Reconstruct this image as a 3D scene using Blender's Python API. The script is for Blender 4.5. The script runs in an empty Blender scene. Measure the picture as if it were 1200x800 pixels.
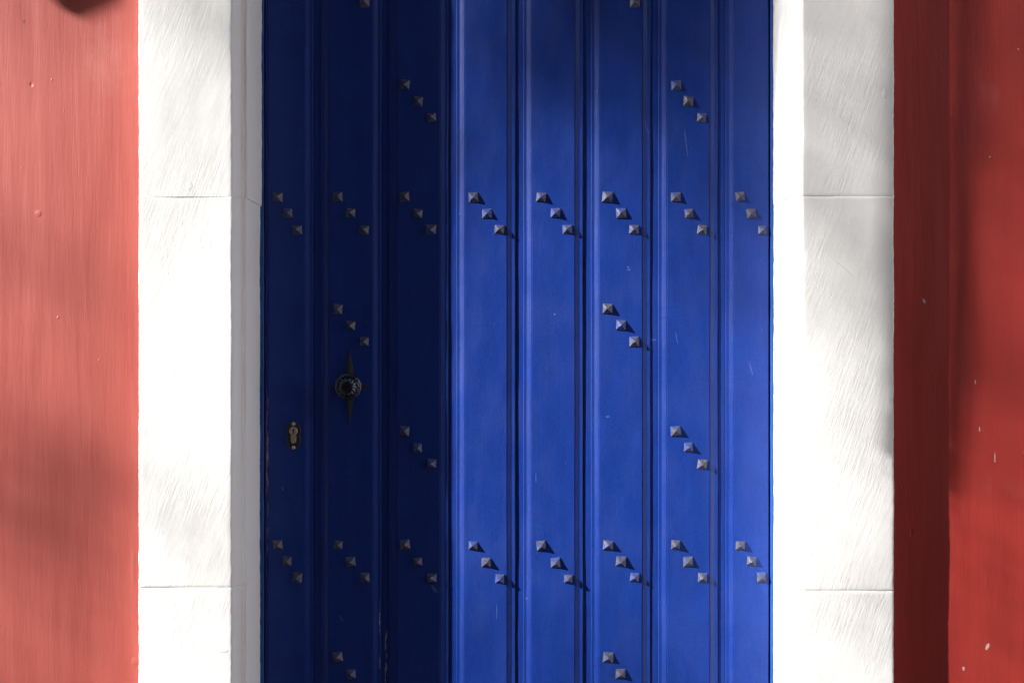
import bpy, bmesh, math, random
from mathutils import Vector, Matrix, noise
R = math.radians
SC = bpy.context.scene
COL = SC.collection
random.seed(7)

# ---------------------------------------------------------------- scale: one photo pixel on the face of the stone = 1.5 mm
S = 0.0015
DPX = 1650.0                     # camera distance to the stone face, in those pixels
CZ = 1.15                        # eye height

# ---------------------------------------------------------------- camera
cam = bpy.data.cameras.new('camera'); camo = bpy.data.objects.new('camera', cam); COL.objects.link(camo)
camo.location = (0, -DPX*S, CZ); camo.rotation_euler = (R(90), 0, 0)
cam.sensor_width = 36; cam.lens = DPX/1200*36; cam.clip_start = 0.05; cam.clip_end = 500
cam.dof.use_dof = False
SC.camera = camo

# ---------------------------------------------------------------- light
L = Vector((-2.2, -1.0, 1.26)).normalized()          # towards the sun
EL = math.asin(L.z); AZ = math.atan2(L.x, L.y)
w = bpy.data.worlds.new('World'); SC.world = w; w.use_nodes = True
nt = w.node_tree; bg = nt.nodes['Background']
sky = nt.nodes.new('ShaderNodeTexSky'); sky.sky_type = 'NISHITA'; sky.sun_disc = False
sky.sun_elevation = EL; sky.sun_rotation = AZ
nt.links.new(sky.outputs[0], bg.inputs[0]); bg.inputs[1].default_value = 0.05
sun = bpy.data.lights.new('sun', 'SUN'); sun.energy = 5.0; sun.angle = R(0.53); sun.color = (1.0, 0.978, 0.945)
suno = bpy.data.objects.new('sun', sun); COL.objects.link(suno)
suno.rotation_euler = L.to_track_quat('Z', 'Y').to_euler(); suno.location = (-6, -4, 8)
SC.view_settings.view_transform = 'Standard'; SC.view_settings.look = 'None'
SC.view_settings.gamma = 1; SC.view_settings.use_curve_mapping = False
SC.view_settings.exposure = 1.5
SC.cycles.max_bounces = 8; SC.cycles.diffuse_bounces = 5

# ---------------------------------------------------------------- helpers
def W(px, dep=0.0):              # photo column -> world x at a depth (both in pixels)
    return (px-600)*(1+dep/DPX)*S
def Z(py, dep=0.0):
    return CZ + (400-py)*(1+dep/DPX)*S
def n2(x, y, z, s): return noise.noise(Vector((x*s, y*s, z*s)))

def mesh(name, verts, faces, origin=(0, 0, 0), smooth=False):
    o = Vector(origin)
    me = bpy.data.meshes.new(name)
    me.from_pydata([tuple(Vector(v)-o) for v in verts], [], faces)
    bm = bmesh.new(); bm.from_mesh(me); bmesh.ops.recalc_face_normals(bm, faces=bm.faces); bm.to_mesh(me); bm.free()
    if smooth:
        for p in me.polygons: p.use_smooth = True
    me.update(); return me

def put(name, me, m, parent=None, world=(0, 0, 0), rot=None):
    o = bpy.data.objects.new(name, me); COL.objects.link(o)
    if m and not me.materials: me.materials.append(m)
    loc = Vector(world)
    if parent:
        o.parent = parent; loc = loc - WP[parent.name]
    o.location = loc; WP[o.name] = Vector(world)
    if rot: o.rotation_euler = rot
    return o
WP = {}
def thing(name, label, cat, world, group=None):
    o = bpy.data.objects.new(name, None); COL.objects.link(o); o.location = world; o.empty_display_size = 0.1
    WP[o.name] = Vector(world); tag(o, label, cat, group); return o
def tag(o, label, cat, group=None):
    o['label'] = label; o['category'] = cat
    if group: o['group'] = group

def box(vs, fs, x0, x1, y0, y1, z0, z1):
    b = len(vs)
    vs += [(x0,y0,z0),(x1,y0,z0),(x1,y1,z0),(x0,y1,z0),(x0,y0,z1),(x1,y0,z1),(x1,y1,z1),(x0,y1,z1)]
    fs += [tuple(b+i for i in f) for f in ((0,3,2,1),(4,5,6,7),(0,1,5,4),(1,2,6,5),(2,3,7,6),(3,0,4,7))]

def bevelled_box_mesh(name, x0, x1, y0, y1, z0, z1, bev, origin):
    vs, fs = [], []; box(vs, fs, x0, x1, y0, y1, z0, z1)
    me = mesh(name, vs, fs, origin)
    bm = bmesh.new(); bm.from_mesh(me)
    bmesh.ops.bevel(bm, geom=bm.edges[:], offset=bev, segments=2, affect='EDGES'); bm.to_mesh(me); bm.free()
    return me

# ---------------------------------------------------------------- materials
class MT:
    def __init__(s, name):
        s.m = bpy.data.materials.new(name); s.m.use_nodes = True
        s.t = s.m.node_tree; s.b = s.t.nodes['Principled BSDF']
        s.pos = s.t.nodes.new('ShaderNodeNewGeometry').outputs['Position']
        sp = s.t.nodes.new('ShaderNodeSeparateXYZ'); s.t.links.new(s.pos, sp.inputs[0]); s.x, s.y, s.z = sp.outputs
    def set(s, k, v):
        i = s.b.inputs[k]
        if isinstance(v, bpy.types.NodeSocket): s.t.links.new(v, i)
        else: i.default_value = v
    def val(s, n, k, v):
        if isinstance(v, bpy.types.NodeSocket): s.t.links.new(v, n.inputs[k])
        else: n.inputs[k].default_value = v
    def map(s, scale=(1, 1, 1), rot=(0, 0, 0), src=None):
        n1 = s.t.nodes.new('ShaderNodeMapping'); s.t.links.new(src or s.pos, n1.inputs[0]); n1.inputs['Rotation'].default_value = rot
        n = s.t.nodes.new('ShaderNodeMapping'); s.t.links.new(n1.outputs[0], n.inputs[0]); n.inputs['Scale'].default_value = scale
        return n.outputs[0]
    def noise(s, vec, scale, detail=3, rough=0.5, dist=0.0):
        n = s.t.nodes.new('ShaderNodeTexNoise'); s.t.links.new(vec, n.inputs['Vector'])
        n.inputs['Scale'].default_value = scale; n.inputs['Detail'].default_value = detail
        n.inputs['Roughness'].default_value = rough; n.inputs['Distortion'].default_value = dist
        return n.outputs['Fac']
    def voro(s, vec, scale, feature='F1'):
        n = s.t.nodes.new('ShaderNodeTexVoronoi'); n.feature = feature; s.t.links.new(vec, n.inputs['Vector'])
        n.inputs['Scale'].default_value = scale; return n.outputs['Distance']
    def ma(s, op, a, b=0.0, c=0.0, clamp=False):
        n = s.t.nodes.new('ShaderNodeMath'); n.operation = op; n.use_clamp = clamp
        s.val(n, 0, a); s.val(n, 1, b); s.val(n, 2, c); return n.outputs[0]
    def rng(s, v, a, b, c=0.0, d=1.0):
        n = s.t.nodes.new('ShaderNodeMapRange'); n.interpolation_type = 'SMOOTHSTEP'
        s.val(n, 'Value', v); n.inputs[1].default_value = a; n.inputs[2].default_value = b
        n.inputs[3].default_value = c; n.inputs[4].default_value = d; return n.outputs[0]
    def mix(s, f, a, b):
        n = s.t.nodes.new('ShaderNodeMix'); n.data_type = 'RGBA'
        s.val(n, 0, f); s.val(n, 6, a); s.val(n, 7, b); return n.outputs[2]
    def spot(s, cx, cz, rx, rz, nz=None, amt=0.5, tilt=0.0, soft=(1.15, .75)):
        dx = s.ma('SUBTRACT', s.x, cx); dz = s.ma('SUBTRACT', s.z, cz)
        if tilt: dx = s.ma('ADD', dx, s.ma('MULTIPLY', dz, tilt))
        d = s.ma('ADD', s.ma('POWER', s.ma('ABSOLUTE', s.ma('DIVIDE', dx, rx)), 2.0), s.ma('POWER', s.ma('ABSOLUTE', s.ma('DIVIDE', dz, rz)), 2.0))
        if nz: d = s.ma('ADD', d, s.ma('MULTIPLY', s.ma('SUBTRACT', nz, 0.5), amt*4))
        return s.rng(d, *soft)
    def bump(s, h, strength, dist, prev=None):
        n = s.t.nodes.new('ShaderNodeBump'); n.inputs['Strength'].default_value = strength; n.inputs['Distance'].default_value = dist
        s.t.links.new(h, n.inputs['Height'])
        if prev: s.t.links.new(prev, n.inputs['Normal'])
        return n.outputs[0]
def rgb(r, g, b): return (r, g, b, 1)

def white_paint():
    k = MT('white_brushed_paint')
    warp = k.noise(k.map(), 5, 2)
    rotv = k.map((1, 1, 0.085), (0, R(-19), 0))
    st = k.noise(rotv, 215, 6, 0.68, 0.25)
    st2 = k.noise(k.map((1, 1, 0.11), (0, R(-25), 0)), 80, 4, 0.6, 0.5)
    patch = k.rng(k.noise(k.map((1, 1, .6)), 9, 3), 0.38, 0.62)
    h = k.ma('ADD', k.ma('MULTIPLY', st, k.ma('ADD', 0.35, patch)), k.ma('MULTIPLY', st2, 0.55))
    blob = k.rng(k.noise(k.map((1, 1, .6)), 85, 2), 0.66, 0.8)
    h = k.ma('ADD', h, k.ma('MULTIPLY', blob, 0.35))
    for cx, cz, rx, rz, t, a in ((985, 312, 14, 2.2, 0, .9), (1037, 110, 3, 6, 0, .8), (1045, 472, 3, 5, 0, -.8), (222, 218, 4, 5, 0, .6), (262, 762, 6, 2.4, 0, .7)):
        dx = k.ma('SUBTRACT', k.x, W(cx)); dz = k.ma('SUBTRACT', k.z, Z(cy if False else cz))
        dz = k.ma('ADD', dz, k.ma('MULTIPLY', dx, 0.8 if rx > 10 else 0.0))
        d = k.ma('ADD', k.ma('POWER', k.ma('ABSOLUTE', k.ma('DIVIDE', dx, rx*S)), 2.0), k.ma('POWER', k.ma('ABSOLUTE', k.ma('DIVIDE', dz, rz*S)), 2.0))
        h = k.ma('ADD', h, k.ma('MULTIPLY', k.rng(d, 1.3, 0.2), a))
    n = k.bump(h, 1.0, 0.00062)
    n = k.bump(k.noise(k.map(), 420, 2), 0.35, 0.0003, n)
    k.set('Normal', n)
    dirt = k.rng(k.noise(k.map((1, 1, .5)), 14, 4, .6), 0.5, 0.75, 0, .35)
    col = k.mix(dirt, rgb(.78, .77, .75), rgb(.70, .68, .65))
    # rusty-pink staining that has settled along the inner angle of the moulding
    ax = k.ma('ABSOLUTE', k.ma('SUBTRACT', k.x, 5*S))
    band = k.ma('MULTIPLY', k.rng(ax, 318.5*S, 321*S), k.rng(ax, 326*S, 323*S))
    deep = k.ma('MULTIPLY', k.ma('MULTIPLY', k.rng(k.y, 4*S, 9*S), k.rng(k.y, 22*S, 16*S)), k.rng(k.x, .1, -.1))
    seep = k.rng(k.noise(k.map((1, 1, .3)), 18, 4, .6), 0.3, 0.62, .12, .5)
    col = k.mix(k.ma('MULTIPLY', k.ma('MULTIPLY', band, deep), seep), col, rgb(.50, .38, .33))
    k.set('Base Color', col); k.set('Roughness', 0.55)
    k.set('Specular IOR Level', 0.35)
    return k.m

def red_paint():
    k = MT('red_brushed_paint')
    wob = k.map((1, 1, 0.045), (0, R(-1.5), 0))
    st = k.noise(wob, 190, 6, 0.7, 0.2)
    st2 = k.noise(k.map((1, 1, 0.05), (0, R(1.5), 0)), 62, 3, 0.5, 0.4)
    arcs = k.noise(k.map((1, 1, 0.12), (0, R(14), 0)), 90, 3, .5, .6)
    pm = k.rng(k.noise(k.map(), 3.2, 2), 0.5, 0.68)
    h = k.ma('ADD', k.ma('MULTIPLY', st, 0.55), k.ma('MULTIPLY', st2, 0.8))
    h = k.ma('ADD', h, k.ma('MULTIPLY', k.ma('MULTIPLY', arcs, pm), 0.7))
    pim = k.rng(k.noise(k.map((1, 1, .55)), 95, 2), .70, .80)
    pim = k.ma('MULTIPLY', pim, k.rng(k.noise(k.map(), 11, 2), .42, .6))
    h = k.ma('ADD', h, k.ma('MULTIPLY', pim, 1.3))
    nz = k.noise(k.map((1, 1, .3)), 90, 3)
    for cx, cz, rx, rz, a in ((200, 690, 1.6, 38, 1.2), (198, 655, 5, 4, 1.3), (213, 745, 5, 3, 1.1), (149, 783, 4, 5, 1.1), (297, 30, 2, 20, .5), (1078, 628, 2, 5, -1.0), (33, 247, 4, 4, 1.2), (147, 670, 3, 22, .8), (25, 93, 2, 3, -1.0), (1168, 686, 2, 9, .5)):
        h = k.ma('ADD', h, k.ma('MULTIPLY', k.spot(W(cx), Z(cz), rx*S, rz*S, nz, .45, 0, (1.4, -.2)), a))
    n = k.bump(h, 1.0, 0.00062)
    n = k.bump(k.noise(k.map(), 420, 3, .7), 0.6, 0.0003, n)
    k.set('Normal', n)
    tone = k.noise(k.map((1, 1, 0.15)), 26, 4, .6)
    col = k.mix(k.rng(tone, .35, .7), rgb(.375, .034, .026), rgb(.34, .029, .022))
    sheen_red = k.mix(k.rng(tone, .35, .7), rgb(.375, .078, .062), rgb(.345, .066, .052))      # the sun's pale sheen on the left side, put into the colour
    col = k.mix(k.rng(k.x, .3, -.3), col, sheen_red)
    pale = k.rng(k.noise(k.map((1, 1, .7), (0, R(35), 0)), 7, 4, .6), .6, .78, 0, .18)
    col = k.mix(pale, col, rgb(.55, .22, .18))
    chips = None; nzr = k.noise(k.map(), 330, 4, .7)
    for cx, cz, rx, rz, t in ((1157, 757, 2.4, 4.2, -.3), (1083, 353, 1.5, 3.0, .3), (1129, 783, 1.6, 2.5, 0), (1166, 536, .7, 7, 0), (1143, 448, .8, 3.5, 0), (1193, 58, 1, 1.2, 0), (1160, 184, 1, 1, 0), (1148, 503, .8, 3, .0)):
        sp = k.spot(W(cx, 35), Z(cz, 35), rx*S*.9, rz*S*.9, nzr, 1.1, t)
        chips = sp if chips is None else k.ma('MAXIMUM', chips, sp)
    col = k.mix(k.ma('MULTIPLY', chips, .8), col, rgb(.62, .50, .46))
    dk = k.rng(k.voro(k.map((1, 1, .8)), 9), 0.035, 0.015, 0, .7)
    col = k.mix(dk, col, rgb(.16, .03, .03))
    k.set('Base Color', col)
    k.set('Roughness', 0.5); k.set('Specular IOR Level', 0.5)
    return k.m

def blue_paint(name, colA, colB, chipped=False, frame=False):
    k = MT(name)
    st = k.noise(k.map((1, 1, 0.05)), 190, 4, 0.6, 0.2)
    stip = k.noise(k.map((1, 1, .8)), 520, 3, .6)
    lump = k.noise(k.map((1, 1, .5)), 45, 3, .55, .5)
    ripple = k.noise(k.map((.16, 1, 1.0), (0, R(-4), 0)), 95, 3, .55, 1.2)      # cross grain of the timber under the paint
    rz = k.ma('MULTIPLY', k.rng(k.x, W(700), W(800)), k.rng(k.noise(k.map(), 6, 2), .4, .62))
    h = k.ma('ADD', k.ma('MULTIPLY', st, .35), k.ma('MULTIPLY', stip, .55))
    h = k.ma('ADD', h, k.ma('MULTIPLY', lump, .5))
    h = k.ma('ADD', h, k.ma('MULTIPLY', k.ma('MULTIPLY', ripple, rz), .9))
    fleck = k.rng(k.voro(k.map((1, 1, .6)), 60), 0.13, 0.05)
    fleck = k.ma('MULTIPLY', fleck, k.rng(k.noise(k.map(), 30, 2), .5, .66))
    h = k.ma('ADD', h, k.ma('MULTIPLY', fleck, .45))
    n = k.bump(h, 1.0, 0.00060)
    k.set('Normal', n)
    tone = k.noise(k.map((1, 1, .3)), 34, 6, .7)
    col = k.mix(k.rng(tone, .32, .68), colA, colB)
    grit = k.noise(k.map((1, 1, .7)), 330, 3, .75)
    col = k.mix(k.rng(grit, .42, .62, 0, .38), col, rgb(.010, .044, .27))
    # dark ticks of timber figure
    tick = k.ma('MULTIPLY', k.rng(k.noise(k.map((.22, 1, 1), (0, R(-8), 0)), 120, 3, .6, 1.5), .64, .78), rz)
    col = k.mix(k.ma('MULTIPLY', tick, .35), col, rgb(.004, .010, .085))
    # pale rub marks and dust
    rub = k.rng(k.noise(k.map((1, 1, .45), (0, R(28), 0)), 16, 5, .7), .63, .82, 0, .12)
    col = k.mix(rub, col, rgb(.09, .14, .33))
    nz = k.noise(k.map((1, 1, .5)), 260, 3, .6)
    sc = None
    marks = ((804, 168, .6, 17, .12), (758, 150, .5, 8, .4), (736, 313, 1.3, 1.2, 0), (650, 368, 1.6, 1.2, 0), (793, 396, .5, 9, .2), (737, 316, 2, 1, 0),
             (880, 432, .5, 8, .3), (766, 398, 4, .7, 0), (617, 701, 1.2, 1.2, 0), (712, 488, 2.5, 1, 0), (582, 716, .5, 9, 0), (628, 560, .5, 6, 0), (509, 690, 2.5, 5, .6), (400, 724, 1, 4, .5), (331, 572, 1.5, 3, .3))
    for cx, cz, rx, rzz, t in marks:
        sp = k.spot(W(cx, 111), Z(cz, 111), rx*S, rzz*S, nz, .3, t)
        sc = sp if sc is None else k.ma('MAXIMUM', sc, sp)
    speck = k.rng(k.voro(k.map((1, 1, .8)), 38), 0.05, 0.02, 0, .8)
    speck = k.ma('MULTIPLY', speck, k.rng(k.noise(k.map(), 5, 2), .48, .6))
    sc = k.ma('MAXIMUM', k.ma('MULTIPLY', sc, .18), k.ma('MULTIPLY', speck, .2))
    col = k.mix(sc, col, rgb(.30, .36, .52))
    if chipped:
        # worn strips of bare primer on two board edges
        c1 = k.ma('MULTIPLY', k.rng(k.noise(k.map((1, 1, .12)), 300, 4, .7), .50, .60), k.spot(W(452.5, 114), Z(775, 114), 1.7*S, 50*S))
        c2 = k.ma('MULTIPLY', k.rng(k.noise(k.map((1, 1, .10)), 260, 4, .7), .50, .62), k.spot(W(313.5, 111), Z(560, 111), 1.4*S, 150*S))
        c3 = k.ma('MULTIPLY', k.rng(k.noise(k.map((1, 1, .15)), 280, 4, .7), .52, .62), k.spot(W(445, 113), Z(745, 113), .9*S, 45*S))
        c = k.ma('MAXIMUM', k.ma('MAXIMUM', c1, c2), c3)
        col = k.mix(c, col, rgb(.42, .30, .24))
    k.set('Base Color', col)
    k.set('Roughness', k.rng(k.noise(k.map((1, 1, .5)), 22, 4), .35, .7, .40, .54)); k.set('Specular IOR Level', 0.32)
    return k.m

def iron(name, colA, colB, rough, metal):
    k = MT(name)
    nz = k.noise(k.map(), 160, 4, .65)
    k.set('Base Color', k.mix(k.rng(nz, .38, .62), colA, colB))
    k.set('Roughness', rough); k.set('Metallic', metal)
    k.set('Normal', k.bump(k.noise(k.map(), 330, 3, .6), .7, .0006))
    return k.m
def stud_mat():
    k = MT('stud_worn_iron')
    nz = k.noise(k.map(), 130, 4, .65)
    n3 = k.noise(k.map(), 40, 3, .6)
    col = k.mix(k.rng(nz, .40, .60), rgb(.080, .076, .10), rgb(.034, .040, .09))
    col = k.mix(k.rng(n3, .5, .62), col, rgb(.035, .055, .19))            # blue paint that ran onto the iron
    k.set('Base Color', col); k.set('Roughness', .5); k.set('Metallic', .1)
    k.set('Normal', k.bump(nz, .8, .0008)); return k.m
def plain(name, c1, c2, scale, rough=.8, bumpd=.002, metal=0):
    k = MT(name); nz = k.noise(k.map(), scale, 5, .6)
    k.set('Base Color', k.mix(k.rng(nz, .35, .65), c1, c2)); k.set('Roughness', rough); k.set('Metallic', metal)
    k.set('Normal', k.bump(nz, .6, bumpd)); return k.m

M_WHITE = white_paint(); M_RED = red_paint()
M_BLUE = blue_paint('blue_gloss_door_paint', rgb(.0038, .024, .175), rgb(.0055, .030, .21), True)
M_FRAME = blue_paint('blue_frame_paint', rgb(.008, .055, .24), rgb(.010, .062, .27))
M_STUD = stud_mat()
M_BLACK = iron('black_wrought_iron', rgb(.045, .045, .05), rgb(.06, .055, .05), .36, .6)
M_KNOB = iron('blackened_knob', rgb(.05, .055, .07), rgb(.035, .04, .055), .2, .8)
M_BRASS = iron('tarnished_nickel', rgb(.62, .52, .44), rgb(.42, .35, .30), .35, .75)
M_PAVE = plain('paving_stone', rgb(.11, .105, .10), rgb(.08, .077, .072), 14, .85, .004)
M_ROAD = plain('street_ground', rgb(.06, .058, .055), rgb(.045, .043, .042), 8, .9, .006)
M_OCHRE = plain('ochre_render', rgb(.22, .15, .085), rgb(.18, .125, .07), 6, .9, .003)
M_ROOF = plain('clay_roof', rgb(.28, .11, .06), rgb(.2, .08, .05), 12, .85, .006)
M_GLASS = plain('dark_window_glass', rgb(.02, .025, .03), rgb(.03, .035, .04), 2, .06, 0)
M_WOOD = plain('shutter_wood', rgb(.05, .10, .07), rgb(.035, .08, .055), 30, .6, .001)
M_BARK = plain('bark', rgb(.10, .075, .05), rgb(.06, .045, .03), 25, .9, .01)
def leafm():
    k = MT('leaf_green'); nz = k.noise(k.map(), 3, 3)
    k.set('Base Color', k.mix(k.rng(nz, .35, .65), rgb(.04, .085, .02), rgb(.07, .12, .03))); k.set('Roughness', .5); return k.m
M_LEAF = leafm()

# ================================================================ SETTING
P = 35*S                       # the red wall lies this far behind the face of the stone
DD = 111*S                     # depth of the plank faces
def flat(name, x0, x1, y0, y1, z, m):
    o = put(name, mesh(name, [(x0, y0, z), (x1, y0, z), (x1, y1, z), (x0, y1, z)], [(0, 1, 2, 3)]), m); o['kind'] = 'structure'; return o
flat('street', -60, 60, -60, 20, -0.10, M_ROAD)
vs, fs = [], []
box(vs, fs, -14, 8, -1.5, P, -0.12, 0.0)
pv = put('pavement', mesh('pavement', vs, fs), M_PAVE); pv['kind'] = 'structure'

# ---------------------------------------------------------------- the red wall
XO0, XO1 = W(162), W(1048)       # outer edges of the white stone
TOPZ = 2.095                     # underside of the lintel
def frange(a, b, st):
    n = max(1, int(round((b-a)/st))); return [a+(b-a)*i/n for i in range(n)]
def red_wall():
    xs = frange(-7, -1.3, .3)+frange(-1.3, XO0+.02, .006)+[XO0+.02, XO1-.02]+frange(XO1-.02, 1.3, .006)[1:]+frange(1.3, 6, .3)+[6]
    zs = frange(-0.1, .4, .1)+frange(.4, 1.9, .01)+frange(1.9, 2.35, .05)+[2.35]+frange(2.45, 4.6, .2)+[4.6]
    nx, nz = len(xs), len(zs); v = []; f = []
    for z in zs:
        for x in xs:
            d = n2(x, 0, z*.5, 6)*.0012+n2(x, 3, z*.25, 22)*.0006+n2(x, 7, z*.1, 60)*.00022
            v.append((x, P+d, z))
    for j in range(nz-1):
        for i in range(nx-1):
            if xs[i] >= XO0+.0199 and xs[i+1] <= XO1-.0199 and zs[j+1] <= 2.36: continue
            f.append((j*nx+i, j*nx+i+1, (j+1)*nx+i+1, (j+1)*nx+i))
    b = len(v)
    # thickness: ends, top and back
    box(v, f, -7, XO0+.02, P+.012, P+.45, -.1, 2.35); box(v, f, XO1-.02, 6, P+.012, P+.45, -.1, 2.35); box(v, f, -7, 6, P+.012, P+.45, 2.352, 4.6)
    me = mesh('plaster_wall', v, f, (0, P, 0), True)
    # shade the backing boxes flat
    for p in me.polygons:
        if len(p.vertices) == 4 and p.index >= len(f)-18: p.use_smooth = False
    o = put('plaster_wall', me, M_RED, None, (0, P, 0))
    tag(o, 'brick red brush-painted plaster wall on both sides of the white stone doorway', 'wall')
red_wall()

# ---------------------------------------------------------------- the white stone surround
sur = thing('door_surround', 'white painted stone surround with chamfered inner edge framing the blue door', 'door surround', (5*S, 0, 0))
def side_profile(side, inset):
    """points (x px from the outer edge inwards, depth px); side -1 left, +1 right"""
    if side < 0: xo, xf = (162-600), (272-600)
    else: xo, xf = (1048-600), (940-600)
    sg = 1 if side < 0 else -1                     # inward direction
    xr = xf + sg*12.5
    pts = [(xo, 60), (xo, 34), (xo, 20), (xo, 8), (xo, 3), (xo+sg*.5, 1.0), (xo+sg*1.6, .25), (xo+sg*3, 0)]
    n = 26
    a, b = xo+sg*3, xf-sg*2.6
    pts += [(a+(b-a)*i/n, 0) for i in range(1, n+1)]
    pts += [(xf-sg*1.2, .2), (xf-sg*.2, .9)]
    # hollow chamfer, then a little quirk, then the reveal
    for i in range(1, 8):
        t = i/8; pts.append((xf+sg*(11.2*t), 1.4+13.0*t+1.0*math.sin(math.pi*t)))
    pts += [(xr-sg*1.4, 14.6), (xr-sg*1.9, 15.6), (xr-sg*1.2, 16.4), (xr+sg*(.2+inset), 16.8), (xr+sg*(.5+inset), 18)]
    for dpt in (24, 34, 46, 58, 70, 82, 94, 102, 108, 112, 116, 122): pts.append((xr+sg*(.6+inset), dpt))
    return pts, sg
def stone(side, z0, z1, inset, seed, joint):
    pts, sg = side_profile(side, inset)
    zs = [z0, z0+.0007, z0+.0016, z0+.003]+frange(z0+.005, z1-.005, .0035)+[z1-.005, z1-.003, z1-.0016, z1-.0007, z1]
    v = []; f = []
    n = len(pts)
    for z in zs:
        e = min(z-z0, z1-z); jr = (joint[0] if z-z0 < z1-z else joint[1])*max(0, 1-e/.0042)**1.3            # joint recess
        for i, (px, dp) in enumerate(pts):
            x, y = px*S, dp*S
            wv = n2(x*.2+seed, 1, z, 14)*.0014+n2(seed, 5, z, 55)*.0010+n2(seed, 9, z, 160)*.0006
            if dp > 17: wv *= .7
            if px*sg > 0 and False: pass
            edge = 1.0 if (dp > .1 or i < 9) else .25
            if i < 8: edge = .7
            x += wv*edge
            y += (n2(x, seed, z*.6, 9)*.0010+n2(x, seed+2, z*.5, 30)*.0005+n2(x, seed+4, z, 120)*.00018)*(1 if dp < 20 else .4)
            # recess the joint: face goes back, reveal goes outwards
            if dp < 1.5: y += jr
            elif dp < 17: y += jr*.7; x -= sg*jr*.7
            elif i > 10: x -= sg*jr*.12
            v.append((x, y, z))
    m = len(zs)
    for j in range(m-1):
        for i in range(n-1): f.append((j*n+i, j*n+i+1, (j+1)*n+i+1, (j+1)*n+i))
    # close the back and the two beds
    f.append(tuple(range(n))); f.append(tuple((m-1)*n+i for i in range(n)))
    for j in range(m-1): f.append((j*n+n-1, j*n, (j+1)*n, (j+1)*n+n-1))
    xc = (W(217) if side < 0 else W(994))
    me = mesh('stone_block', v, f, (xc, 0, z0), True)
    for p in me.polygons:
        if len(p.vertices) > 4: p.use_smooth = False
    put('stone_block', me, M_WHITE, sur, (xc, 0, z0))
for side, JJ in ((-1, (Z(688), Z(231))), (1, (Z(692), Z(230)))):
    zz = [-.0, .03, JJ[0], JJ[1], TOPZ]
    for i in range(4):
        ins = 0
        if side < 0: ins = (.5, .2, 0, 2.2)[i]
        else: ins = (0, .3, .0, .6)[i]
        stone(side, zz[i], zz[i+1], ins, i*7.3+side*3.1+20, ((.0008, .0008, .0009, .00016 if side < 0 else .0007)[i], (.0008, .0009, .00016 if side < 0 else .0007, .0006)[i]))
# lintel: one long block with the same chamfer on its lower edge
def lintel():
    x0, x1 = XO0, XO1; prof = [(.30, 90), (.30, 0), (.0, 0), (-.0, 1.5)]
    v = []; f = []
    pr = [(TOPZ+.0+.25, 60*S), (TOPZ+.25, 3*S), (TOPZ+.247, 0), (TOPZ+.022, 0), (TOPZ+.019, 1*S), (TOPZ+.002, 14*S), (TOPZ+.0005, 17*S), (TOPZ+.0005, 122*S)]
    xs = frange(x0, x1, .02)+[x1]
    for x in xs:
        for (z, y) in pr: v.append((x, y+n2(x, 0, z, 9)*.001, z+n2(x, 3, y, 12)*.0006))
    n = len(pr)
    for j in range(len(xs)-1):
        for i in range(n-1): f.append((j*n+i, j*n+i+1, (j+1)*n+i+1, (j+1)*n+i))
        f.append((j*n+n-1, j*n, (j+1)*n, (j+1)*n+n-1))
    f.append(tuple(range(n))); f.append(tuple((len(xs)-1)*n+i for i in range(n)))
    put('lintel', mesh('lintel', v, f, (5*S, 0, TOPZ)), M_WHITE, sur, (5*S, 0, TOPZ))
lintel()
st = bevelled_box_mesh('threshold', XO0+.17, XO1-.17, -.06, 60*S, 0.0005, .0285, .006, (5*S, 0, 0))
put('threshold', st, M_PAVE, sur, (5*S, 0, 0))

# ---------------------------------------------------------------- the blue frame behind the stone
fr = thing('door_frame', 'narrow blue painted timber frame between the door and the white stone reveal', 'door frame', (5*S, DD, 0))
def jamb(x0, x1, bead):
    """x0..x1 in world metres, a post with a rounded bead on the door side"""
    v = []; f = []
    sg = 1 if x1 > x0 else -1
    r = 1.6*S
    pr = [(x0-sg*.03, DD+.06), (x0-sg*.03, DD-2*S), (x1-sg*r*1.2, DD-2*S), (x1-sg*r*.5, DD-1.7*S), (x1-sg*r*.1, DD-1.0*S), (x1, DD+.2*S), (x1, DD+.06)]
    zs = frange(0.03, TOPZ+.0, .012)+[TOPZ-.001]
    for z in zs:
        for i, (x, y) in enumerate(pr): v.append((x+n2(x, 2, z, 25)*.0005, y+n2(x, 5, z, 20)*.0004, z))
    n = len(pr)
    for j in range(len(zs)-1):
        for i in range(n-1): f.append((j*n+i, j*n+i+1, (j+1)*n+i+1, (j+1)*n+i))
        f.append((j*n+n-1, j*n, (j+1)*n, (j+1)*n+n-1))
    f.append(tuple(range(n))); f.append(tuple((len(zs)-1)*n+i for i in range(n)))
    put('jamb', mesh('jamb', v, f, (x0, DD, .03)), M_FRAME, fr, (x0, DD, .03))
jamb(W(305, 111), W(309.3, 111), 1)
jamb(W(907, 111), W(902.8, 111), 1)
hd = bevelled_box_mesh('head_rail', W(306, 111), W(906, 111), DD-1.5*S, DD+.06, TOPZ-.03, TOPZ-.002, .002, (5*S, DD, TOPZ-.03))
put('head_rail', hd, M_FRAME, fr, (5*S, DD, TOPZ-.03))
bk = bevelled_box_mesh('stop_board', W(300, 111), W(911, 111), DD+.045, DD+.058, .031, TOPZ-.031, .001, (5*S, DD, .03))
put('stop_board', bk, M_FRAME, fr, (5*S, DD, .03))

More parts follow.
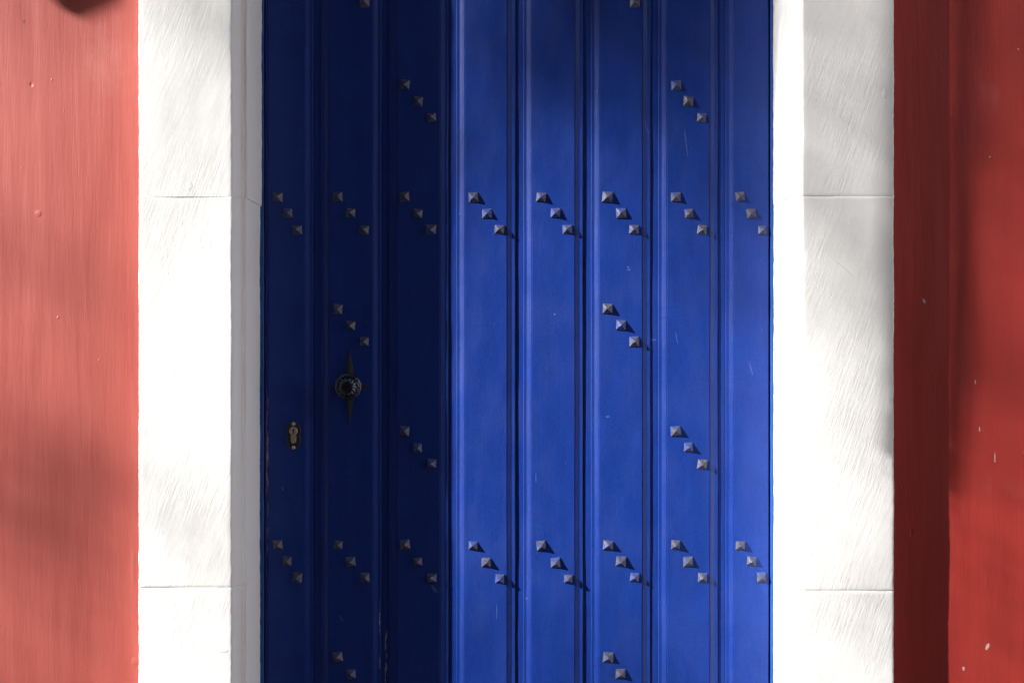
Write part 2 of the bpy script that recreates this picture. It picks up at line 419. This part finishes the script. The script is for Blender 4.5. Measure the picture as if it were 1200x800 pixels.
# ---------------------------------------------------------------- the door
door = thing('plank_door', 'tall blue plank door with moulded grooves, diagonal rows of pyramid studs and a black knob', 'door', (5*S, DD, .035))
CEN = [371.3, 451, 530, 608.5, 688, 767, 846]      # groove centres, photo columns
LEFT = [(-15.0, 0), (-14.75, .1), (-14.65, .62), (-13.4, .66), (-12.9, .9), (-11.6, 1.35), (-10.2, 1.95), (-8.8, 2.5), (-8.3, 2.62), (-5.4, 2.58), (-5.0, 2.75), (-4.75, 3.1), (-4.65, 4.7)]
plank_objs = []
def plank(i):
    if i == 0: left = [(310.6, 8), (310.6, 1.6), (311.1, .6), (312.0, .35), (313.0, .6), (313.4, 1.3), (314.4, 1.3), (314.8, .2), (315.4, 0)]
    else:
        c = CEN[i-1]
        left = [(c-3.75, 8), (c-3.75, 5.1), (c-3.5, 4.75)]+[(c-a, d) for a, d in reversed(LEFT)]
    if i == 7: right = [(900.2, 0), (900.8, .5), (901.3, 2), (901.6, 8)]
    else:
        c = CEN[i]
        right = [(c+a, d) for a, d in LEFT]+[(c-4.2, 4.75), (c-4.0, 5.1), (c-4.0, 8)]
    fa, fb = left[-1][0], right[0][0]
    mid = [(fa+(fb-fa)*t/9, 0) for t in range(1, 9)]
    pr = left+mid+right
    zs = frange(.036, TOPZ-.034, .011)+[TOPZ-.034]
    v = []; f = []; sd = i*5.7
    for z in zs:
        for (px, dp) in pr:
            x = W(px, 111)
            y = DD+dp*S
            cup = n2(x, sd, z*.4, 11)*.0006+n2(x, sd+3, z*.6, 40)*.00018
            v.append((x+n2(sd, px*.004, z, 7)*.0006+n2(sd+1, px*.01, z, 45)*.00016, y+cup+n2(sd, 0, z, 1.6)*.0008, z))
    n = len(pr)
    for j in range(len(zs)-1):
        for k in range(n-1): f.append((j*n+k, j*n+k+1, (j+1)*n+k+1, (j+1)*n+k))
        f.append((j*n+n-1, j*n, (j+1)*n, (j+1)*n+n-1))
    f.append(tuple(range(n))); f.append(tuple((len(zs)-1)*n+k for k in range(n)))
    xc = W((fa+fb)/2, 111)
    o = put('plank', mesh('plank', v, f, (xc, DD, .036)), M_BLUE, door, (xc, DD, .036))
    plank_objs.append(o)
for i in range(8): plank(i)

# studs: four slightly different hammered pyramids, shared by all the rows
def stud_mesh(seed):
    rn = random.Random(seed); a = 5.9*S; h = 7.2*S
    v = []; f = []
    c = [(-a, -a), (a, -a), (a, a), (-a, a)]
    for (x, z) in c: v.append((x*(1+rn.uniform(-.06, .06)), .002, z*(1+rn.uniform(-.06, .06))))
    for (x, z) in v[:4] and [(p[0], p[2]) for p in v[:4]]: v.append((x, -.0009, z))
    for (x, z) in [(p[0]*.45, p[2]*.45) for p in v[:4]]: v.append((x+rn.uniform(-.2, .2)*S, -h*.60+rn.uniform(-.3, .2)*S, z+rn.uniform(-.2, .2)*S))
    ap = (rn.uniform(-.7, .7)*S, -h, rn.uniform(-.7, .7)*S)
    for (x, z) in c: v.append((ap[0]+x*.07, ap[1], ap[2]+z*.07))
    for l in range(3):
        for k in range(4): f.append((l*4+k, l*4+(k+1) % 4, (l+1)*4+(k+1) % 4, (l+1)*4+k))
    f.append((12, 13, 14, 15)); f.append((3, 2, 1, 0))
    me = mesh('stud', v, f); me.materials.append(M_STUD); return me
SM = [stud_mesh(k) for k in range(6)]
def stud(i, px, py):
    rn = random.Random(int(px*31+py*7))
    dep = 111
    # the visible middle of a stud is its apex half way out
    x, z = W(px, dep-3), Z(py, dep-3)
    pl = plank_objs[i]
    o = put('stud', SM[rn.randrange(6)], None, pl, (x, DD+.0002, z), (rn.uniform(-.05, .05), rn.uniform(-.12, .12), rn.uniform(-.05, .05)))
    s = rn.uniform(.91, 1.07); o.scale = (s, rn.uniform(.82, 1.1), s*rn.uniform(.95, 1.05))
X1 = [[325, 336.5, 348], [395.5, 411, 427], [474, 489.5, 505.5], [554.5, 570, 585.5], [634.5, 650.5, 665.5], [712.5, 728, 744], [792.5, 807, 823], [867.5, 880.5, 893.5]]
rows = [(-170, range(8)), (-36, (1, 5)), (99, (2, 6)), (230.5, range(8)), (362, (1, 5)), (505, (2, 6)), (638.5, range(8)), (770, (1, 5)), (904, (2, 6)), (1036, range(8))]
for y0, which in rows:
    for i in which:
        for k in range(3):
            jx = random.uniform(-.6, .6); jy = random.uniform(-.6, .6)
            zz = Z(y0+19.2*k, 111)
            if .08 < zz < TOPZ-.08: stud(i, X1[i][k]+jx, y0+19.2*k+jy+(1 if (i in (3, 4) and 600 < y0 < 700) else 0))

# knob: star back plate, turned stem, fluted ball
def lathe(prof, seg, axis_origin, flute=None):
    v = []; f = []; ox, oy, oz = axis_origin
    for (r, d, fl) in prof:
        for k in range(seg):
            a = 2*math.pi*k/seg
            rr = r*(1+fl*(abs(math.sin(a*7+d*45))**.7-.9)) if fl else r
            v.append((ox+rr*math.cos(a), oy-d, oz+rr*math.sin(a)))
    for j in range(len(prof)-1):
        for k in range(seg): f.append((j*seg+k, j*seg+(k+1) % seg, (j+1)*seg+(k+1) % seg, (j+1)*seg+k))
    f.append(tuple(range(seg))); f.append(tuple((len(prof)-1)*seg+k for k in range(seg)))
    return v, f
kx, kz = W(410, 111), Z(452, 111)
Rk = 16.5*S
prof = [(7*S, .003, 0), (7.5*S, .006, 0), (6*S, .010, 0), (4.6*S, .016, 0), (5.2*S, .022, 0), (9*S, .0245, 0)]
prof += [(14.5*S, .0255, 0), (16.4*S, .0275, 0), (17*S, .030, 0), (16.4*S, .0325, 0), (14.6*S, .0342, 0), (13.6*S, .0345, .02)]
for i in range(1, 15):
    t = .5*math.pi*i/15; prof.append((13.6*S*math.cos(t)**.8, .0345+.0165*math.sin(t), .17*math.cos(t)**.25))
prof.append((1.2*S, .0512, 0)); prof.append((.3*S, .0516, 0))
prof += []
v, f = lathe(prof, 108, (kx, DD, kz))
kn = put('knob', mesh('knob', v, f, (kx, DD, kz), True), M_KNOB, door, (kx, DD, kz))
def star():
    v = [(kx, DD-.0058, kz), (kx, DD+.001, kz)]; f = []
    tips = [(0, 46), (24, 0), (0, -46), (-24, 0)]
    ring = []
    for k in range(4):
        tx, tz = tips[k]; nx_, nz_ = tips[(k+1) % 4]
        ring.append((tx, tz, .0006)); 
        sx = (1 if (tx+nx_) > 0 else -1); sz = (1 if (tz+nz_) > 0 else -1)
        ring.append((sx*6.0, sz*8.0, .0012))
    for (a, b, hh) in ring: v.append((kx+a*S, DD-hh-.0012, kz+b*S))
    for (a, b, hh) in ring: v.append((kx+a*S, DD+.001, kz+b*S))
    for k in range(8):
        k2 = (k+1) % 8
        f += [(0, 2+k, 2+k2), (1, 10+k2, 10+k), (2+k, 10+k, 10+k2, 2+k2)]
    put('back_plate', mesh('back_plate', v, f, (kx, DD, kz)), M_BLACK, kn, (kx, DD, kz))
star()
v, f = lathe([(11.5*S, -.001, 0), (11.5*S, .0045, 0), (10*S, .0068, 0), (7*S, .0075, 0)], 40, (kx, DD, kz))
put('rose', mesh('rose', v, f, (kx, DD, kz), True), M_BLACK, kn, (kx, DD, kz))

# escutcheon with lock cylinder and two screws
ex, ez = W(344.3, 111), Z(510, 111)
def outline(pts, y0, y1, origin, bev=.0006):
    """pts in px around (ex,ez); extruded from y0 (front) to y1 with an inset top edge"""
    n = len(pts); v = []; f = []
    for (a, b) in pts: v.append((ex+a*S, y1, ez+b*S))
    for (a, b) in pts: v.append((ex+a*S, y0+bev, ez+b*S))
    for (a, b) in pts: v.append((ex+a*S*.93, y0, ez+b*S*.96))
    for l in range(2):
        for k in range(n): f.append((l*n+k, l*n+(k+1) % n, (l+1)*n+(k+1) % n, (l+1)*n+k))
    f.append(tuple(2*n+k for k in range(n))); f.append(tuple(reversed(range(n))))
    return v, f
pts = []
for k in range(64):
    a = 2*math.pi*k/64
    # waisted lozenge with small lobed ends
    r = 8.6+9.0*abs(math.cos(a))**2.6 + .55*math.cos(6*a)
    pts.append((r*math.sin(a)*.98, r*math.cos(a)*1.03))
v, f = outline(pts, DD-.003, DD+.001, None)
es = put('escutcheon', mesh('escutcheon', v, f, (ex, DD, ez)), M_BLACK, door, (ex, DD, ez))
# euro cylinder: round barrel with a straight tail
pts = []
for k in range(25):
    a = R(-58)+R(296)*k/24; pts.append((5.2*math.cos(a), 5.6+5.2*math.sin(a)))
pts += [(-3.3, 0), (-3.3, -5.5)]
for k in range(7):
    a = R(180)+R(180)*k/6; pts.append((3.3*math.cos(a), -6.5+3.3*math.sin(a)))
pts += [(3.3, 0)]
v, f = outline(pts, DD-.0052, DD-.001, None, .0004)
put('lock_cylinder', mesh('lock_cylinder', v, f, (ex, DD, ez)), M_BRASS, es, (ex, DD, ez))
vs, fs = [], []; box(vs, fs, ex-.55*S, ex+.55*S, DD-.0056, DD-.0045, ez+3.0*S, ez+8.6*S)
put('key_slot', mesh('key_slot', vs, fs, (ex, DD, ez)), M_KNOB, es, (ex, DD, ez))
for dz in (14.6, -15.0):
    v, f = lathe([(2.3*S, 0, 0), (2.3*S, .0034, 0), (1.9*S, .0044, 0), (.9*S, .0050, 0)], 20, (ex, DD, ez+dz*S))
    put('screw', mesh('screw', v, f, (ex, DD, ez+dz*S), True), M_BRASS, es, (ex, DD, ez+dz*S))

# ================================================================ what stands round the doorway, outside the frame
# wall lantern up to the left, its base throws the dark patch in the top left corner
def lantern():
    base = Vector((W(73), P, 1.762))+L*1.85
    lx, ly, lz = base
    t = thing('wall_lantern', 'black wrought iron lantern on a wall bracket left of the doorway', 'lantern', (lx, P, lz))
    def ring(r0, r1, z0, z1, name, m, seg=6):
        v = [(lx+r*math.cos(2*math.pi*k/seg), ly+r*math.sin(2*math.pi*k/seg), z) for r, z in ((r0, z0), (r1, z1)) for k in range(seg)]
        f = [(k, (k+1) % seg, seg+(k+1) % seg, seg+k) for k in range(seg)]+[tuple(range(seg)), tuple(range(seg, 2*seg))]
        put(name, mesh(name, v, f, (lx, ly, z0)), m, t, (lx, ly, z0))
    ring(.012, .034, lz-.02, lz+.03, 'base_cup', M_BLACK, 12); ring(.036, .065, lz+.03, lz+.25, 'glass', M_GLASS); ring(.08, .02, lz+.25, lz+.34, 'cap', M_BLACK)
    vs, fs = [], []; box(vs, fs, lx-.01, lx+.01, ly-.01, P+.02, lz+.36, lz+.38); box(vs, fs, lx-.008, lx+.008, ly-.008, ly+.008, lz+.34, lz+.36); box(vs, fs, lx-.03, lx+.03, P-.008, P+.02, lz+.25, lz+.45)
    put('bracket', mesh('bracket', vs, fs, (lx, P, lz)), M_BLACK, t, (lx, P, lz))
lantern()

# street tree: its crown shades the upper right of the doorway
LEAVES = []
def leaf(c, rn, size):
    u = Vector((rn.gauss(0, 1), rn.gauss(0, 1), rn.gauss(0, 1))).normalized()
    wv = u.cross(Vector((rn.gauss(0, 1), rn.gauss(0, 1), rn.gauss(0, 1)))).normalized()
    l = size*rn.uniform(.8, 1.25); b = l*.27; nn = u.cross(wv)*l*.08
    LEAVES.append((c-u*l*.5, c+wv*b, c+u*l*.5+nn, c-wv*b))
# (photo column, row, spread x, spread y, optical depth) of shade that the crown's boughs throw on the wall
BOUGHS = [(680, -50, 110, 100, 1.5, 111), (805, 0, 110, 120, 1.5, 111), (895, 180, 50, 160, .85, 111), (700, 870, 200, 90, .45, 111),
          (980, 60, 70, 150, .75, 0), (1010, 300, 60, 110, .50, 0), (850, 70, 60, 160, .7, 0), (1030, 620, 60, 260, .22, 0), (1190, 30, 80, 170, .75, 35), (1200, 480, 80, 330, .75, 35),
          (20, 580, 110, 52, .75, 35), (110, 620, 70, 36, .45, 35), (30, 315, 70, 36, .35, 35), (60, 760, 100, 60, .35, 35), (40, 10, 100, 50, .35, 35), (245, 605, 50, 40, .38, 0), (240, 5, 60, 35, .35, 0)]
rn = random.Random(11)
clump_centres = []
LSZ = .029; LA = LSZ*LSZ*.27*1.02; 
def boughs():
    for (cx, cy, sx, sy, od, pl) in BOUGHS:
        area = 2*math.pi*(sx*S)*(sy*S)*abs(L.y)
        n = int(od*area/(LA*.5))
        tt = rn.uniform(12.5, 14)
        for _ in range(n):
            px = rn.gauss(cx, sx); py = rn.gauss(cy, sy)
            c = Vector((W(px, pl), pl*S, Z(py, pl)))+L*(tt+rn.uniform(-.7, .7))
            leaf(c, rn, LSZ)
        clump_centres.append(Vector((W(cx, pl), pl*S, Z(cy, pl)))+L*tt)
boughs()
# the rest of the crown, higher up and further along the street
ctr = Vector((W(2050), 0, Z(-850)))+L*11
for k in range(70):
    d = Vector((rn.gauss(0, 1), rn.gauss(0, 1), rn.gauss(0, 1))).normalized()*rn.uniform(.5, 1)
    cc = ctr+Vector((d.x*1.2, d.y*1.0, d.z*.7+.5))
    # keep clumps whose shade would fall in the picture out of the way
    tpar = (cc.y)/L.y; hit = cc-L*tpar
    if hit.z < 2.7 and -1.3 < hit.x < 2.2: continue
    clump_centres.append(cc)
    for _ in range(110): leaf(cc+Vector((rn.gauss(0, .18), rn.gauss(0, .18), rn.gauss(0, .14))), rn, .07)
tb = Vector((W(2000), 0, 0))+L*11; tb.z = -.1
tr = thing('street_tree', 'leafy green street tree standing along the pavement left of the doorway', 'tree', tb)
v = [p for q in LEAVES for p in q]; f = [(4*i, 4*i+1, 4*i+2, 4*i+3) for i in range(len(LEAVES))]
me = bpy.data.meshes.new('crown'); me.from_pydata([tuple(Vector(p)-tb) for p in v], [], f)
cr = put('crown', me, M_LEAF, tr, tb); cr['kind'] = 'stuff'
def tube(vs, fs, pts, seg=8):
    b0 = len(vs)
    for i, (p, r) in enumerate(pts):
        p = Vector(p); d = (Vector(pts[min(i+1, len(pts)-1)][0])-Vector(pts[max(i-1, 0)][0])).normalized()
        a = d.cross(Vector((0.3, 1, 0.1))).normalized(); c = d.cross(a)
        for k in range(seg):
            t = 2*math.pi*k/seg; vs.append(tuple(p+a*r*math.cos(t)+c*r*math.sin(t)))
    for i in range(len(pts)-1):
        for k in range(seg): fs.append((b0+i*seg+k, b0+i*seg+(k+1) % seg, b0+(i+1)*seg+(k+1) % seg, b0+(i+1)*seg+k))
vs, fs = [], []
fork = Vector((W(2000), 0, Z(-420)))+L*11
tube(vs, fs, [(tb, .2), (tb+Vector((.02, 0, 1.2)), .15), (tb+Vector((.03, .02, 4.0)), .13), (fork, .11)], 14)
put('trunk', mesh('trunk', vs, fs, tb, True), M_BARK, tr, tb)
vs, fs = [], []
NB = len(BOUGHS)
for cc in clump_centres[:NB]:                        # drooping twigs carry the outer boughs from above
    hi = Vector((cc.x, cc.y, 8.2)).lerp(fork, .25); hi.z = max(hi.z, 7.9)
    tube(vs, fs, [(fork, .03), (hi, .010), (cc.lerp(hi, .4), .005), (cc, .003)], 6)
for cc in clump_centres[NB::4]:
    md = fork.lerp(cc, .5)+Vector((0, 0, -.1)); tube(vs, fs, [(fork, .035), (md, .018), (cc, .004)], 6)
put('limb', mesh('limb', vs, fs, fork, True), M_BARK, tr, fork)

# house across the street (what the door looks out on)
ho = thing('house', 'ochre rendered house with green shutters across the street from the doorway', 'house', (0, -6.5, -.1))
vs, fs = [], []; box(vs, fs, -22, 4, -11, -6.5, -.1, 7.9)
put('wall', mesh('wall', vs, fs, (0, -6.5, -.1)), M_OCHRE, ho, (0, -6.5, -.1))
v = [(-22.2, -6.35, 7.902), (4.2, -6.35, 7.902), (4.2, -11.3, 7.902), (-22.2, -11.3, 7.902), (-22.2, -8.9, 8.9), (4.2, -8.9, 8.9)]
put('roof', mesh('roof', v, [(0, 1, 5, 4), (2, 3, 4, 5), (0, 4, 3), (1, 2, 5), (3, 2, 1, 0)], (0, -8.7, 5.4)), M_ROOF, ho, (0, -8.7, 5.4))
for fl in (0.9, 3.4, 5.7):
    for x in (-13, -10, -7, -4, -1, 2):
        vs, fs = [], []; box(vs, fs, x, x+.9, -6.52, -6.485, fl, fl+1.3)
        wn = put('window', mesh('window', vs, fs, (x, -6.5, fl)), M_GLASS, ho, (x, -6.5, fl))
        for s in (-.5, .92):
            vs, fs = [], []; box(vs, fs, x+s, x+s+.46, -6.52, -6.46, fl-.02, fl+1.32)
            put('shutter', mesh('shutter', vs, fs, (x+s, -6.5, fl)), M_WOOD, wn, (x+s, -6.5, fl))

# white wall added unseen at the right to bounce sunlight onto the shaded reveal
M_BOUNCE = plain('bounce_white', rgb(.78, .79, .80), rgb(.72, .73, .74), 5, .9, .003)
vs, fs = [], []; box(vs, fs, 3.3, 3.6, -4.2, P-.02, -.11, 3.4)
gw = put('bounce_wall', mesh('bounce_wall', vs, fs, (3.45, -2, -.1)), M_BOUNCE, None, (3.45, -2, -.1))
tag(gw, 'unseen tall white wall added right of the doorway to bounce sunlight', 'wall')

# unseen leafy climber added above the doorway to shade the right red wall
def shade_climber():
    rn = random.Random(5); lv = []
    base = Vector((-2.0, P, 3.45))
    t = thing('shade_plant', 'unseen leafy plant added above the doorway to cast the soft shadow on the right wall', 'plant', base)
    def q(c, size):
        u = Vector((rn.gauss(0, 1), rn.gauss(0, 1), rn.gauss(0, 1))).normalized()
        w_ = u.cross(Vector((rn.gauss(0, 1), rn.gauss(0, 1), rn.gauss(0, 1)))).normalized(); b = size*.36
        lv.extend([c-u*size*.5, c+w_*b, c+u*size*.5, c-w_*b])
    def edge(py):
        u = min(1, max(0, (py-330)/290)); u = u*u*(3-2*u); return 1144-32*u+3*math.sin(py*.016)
    def at(px, py):
        return Vector((W(px, 35), P, Z(py, 35)))+L*(2.25+1.5*min(1, max(0, (600-py)/600)))
    for k in range(4200):
        py = rn.uniform(-260, 600); e = edge(py)
        if e < 1115 or rn.random() > (620-py)/140: continue
        q(at(e-3-rn.random()*(e-3-1112), py)+L*rn.uniform(-.05, .05), .021)
    tip = at(1112, 600); top = at(1128, -260)
    vs, fs = [], []
    tube(vs, fs, [(base, .014), (base.lerp(top, .5)+Vector((0, 0, .25)), .010), (top, .006), (top.lerp(tip, .5), .004), (tip, .002)], 6)
    put('stem', mesh('stem', vs, fs, base, True), M_BARK, t, base)
    for k in range(260):
        c = base.lerp(top, rn.random()**1.6)+Vector((rn.gauss(0, .12), rn.gauss(0, .1), rn.gauss(.3, .12)))
        q(c, .05)
    me = bpy.data.meshes.new('foliage'); me.from_pydata([tuple(p-base) for p in lv], [], [(4*i, 4*i+1, 4*i+2, 4*i+3) for i in range(len(lv)//4)])
    o = put('foliage', me, M_LEAF, t, base); o['kind'] = 'stuff'
shade_climber()
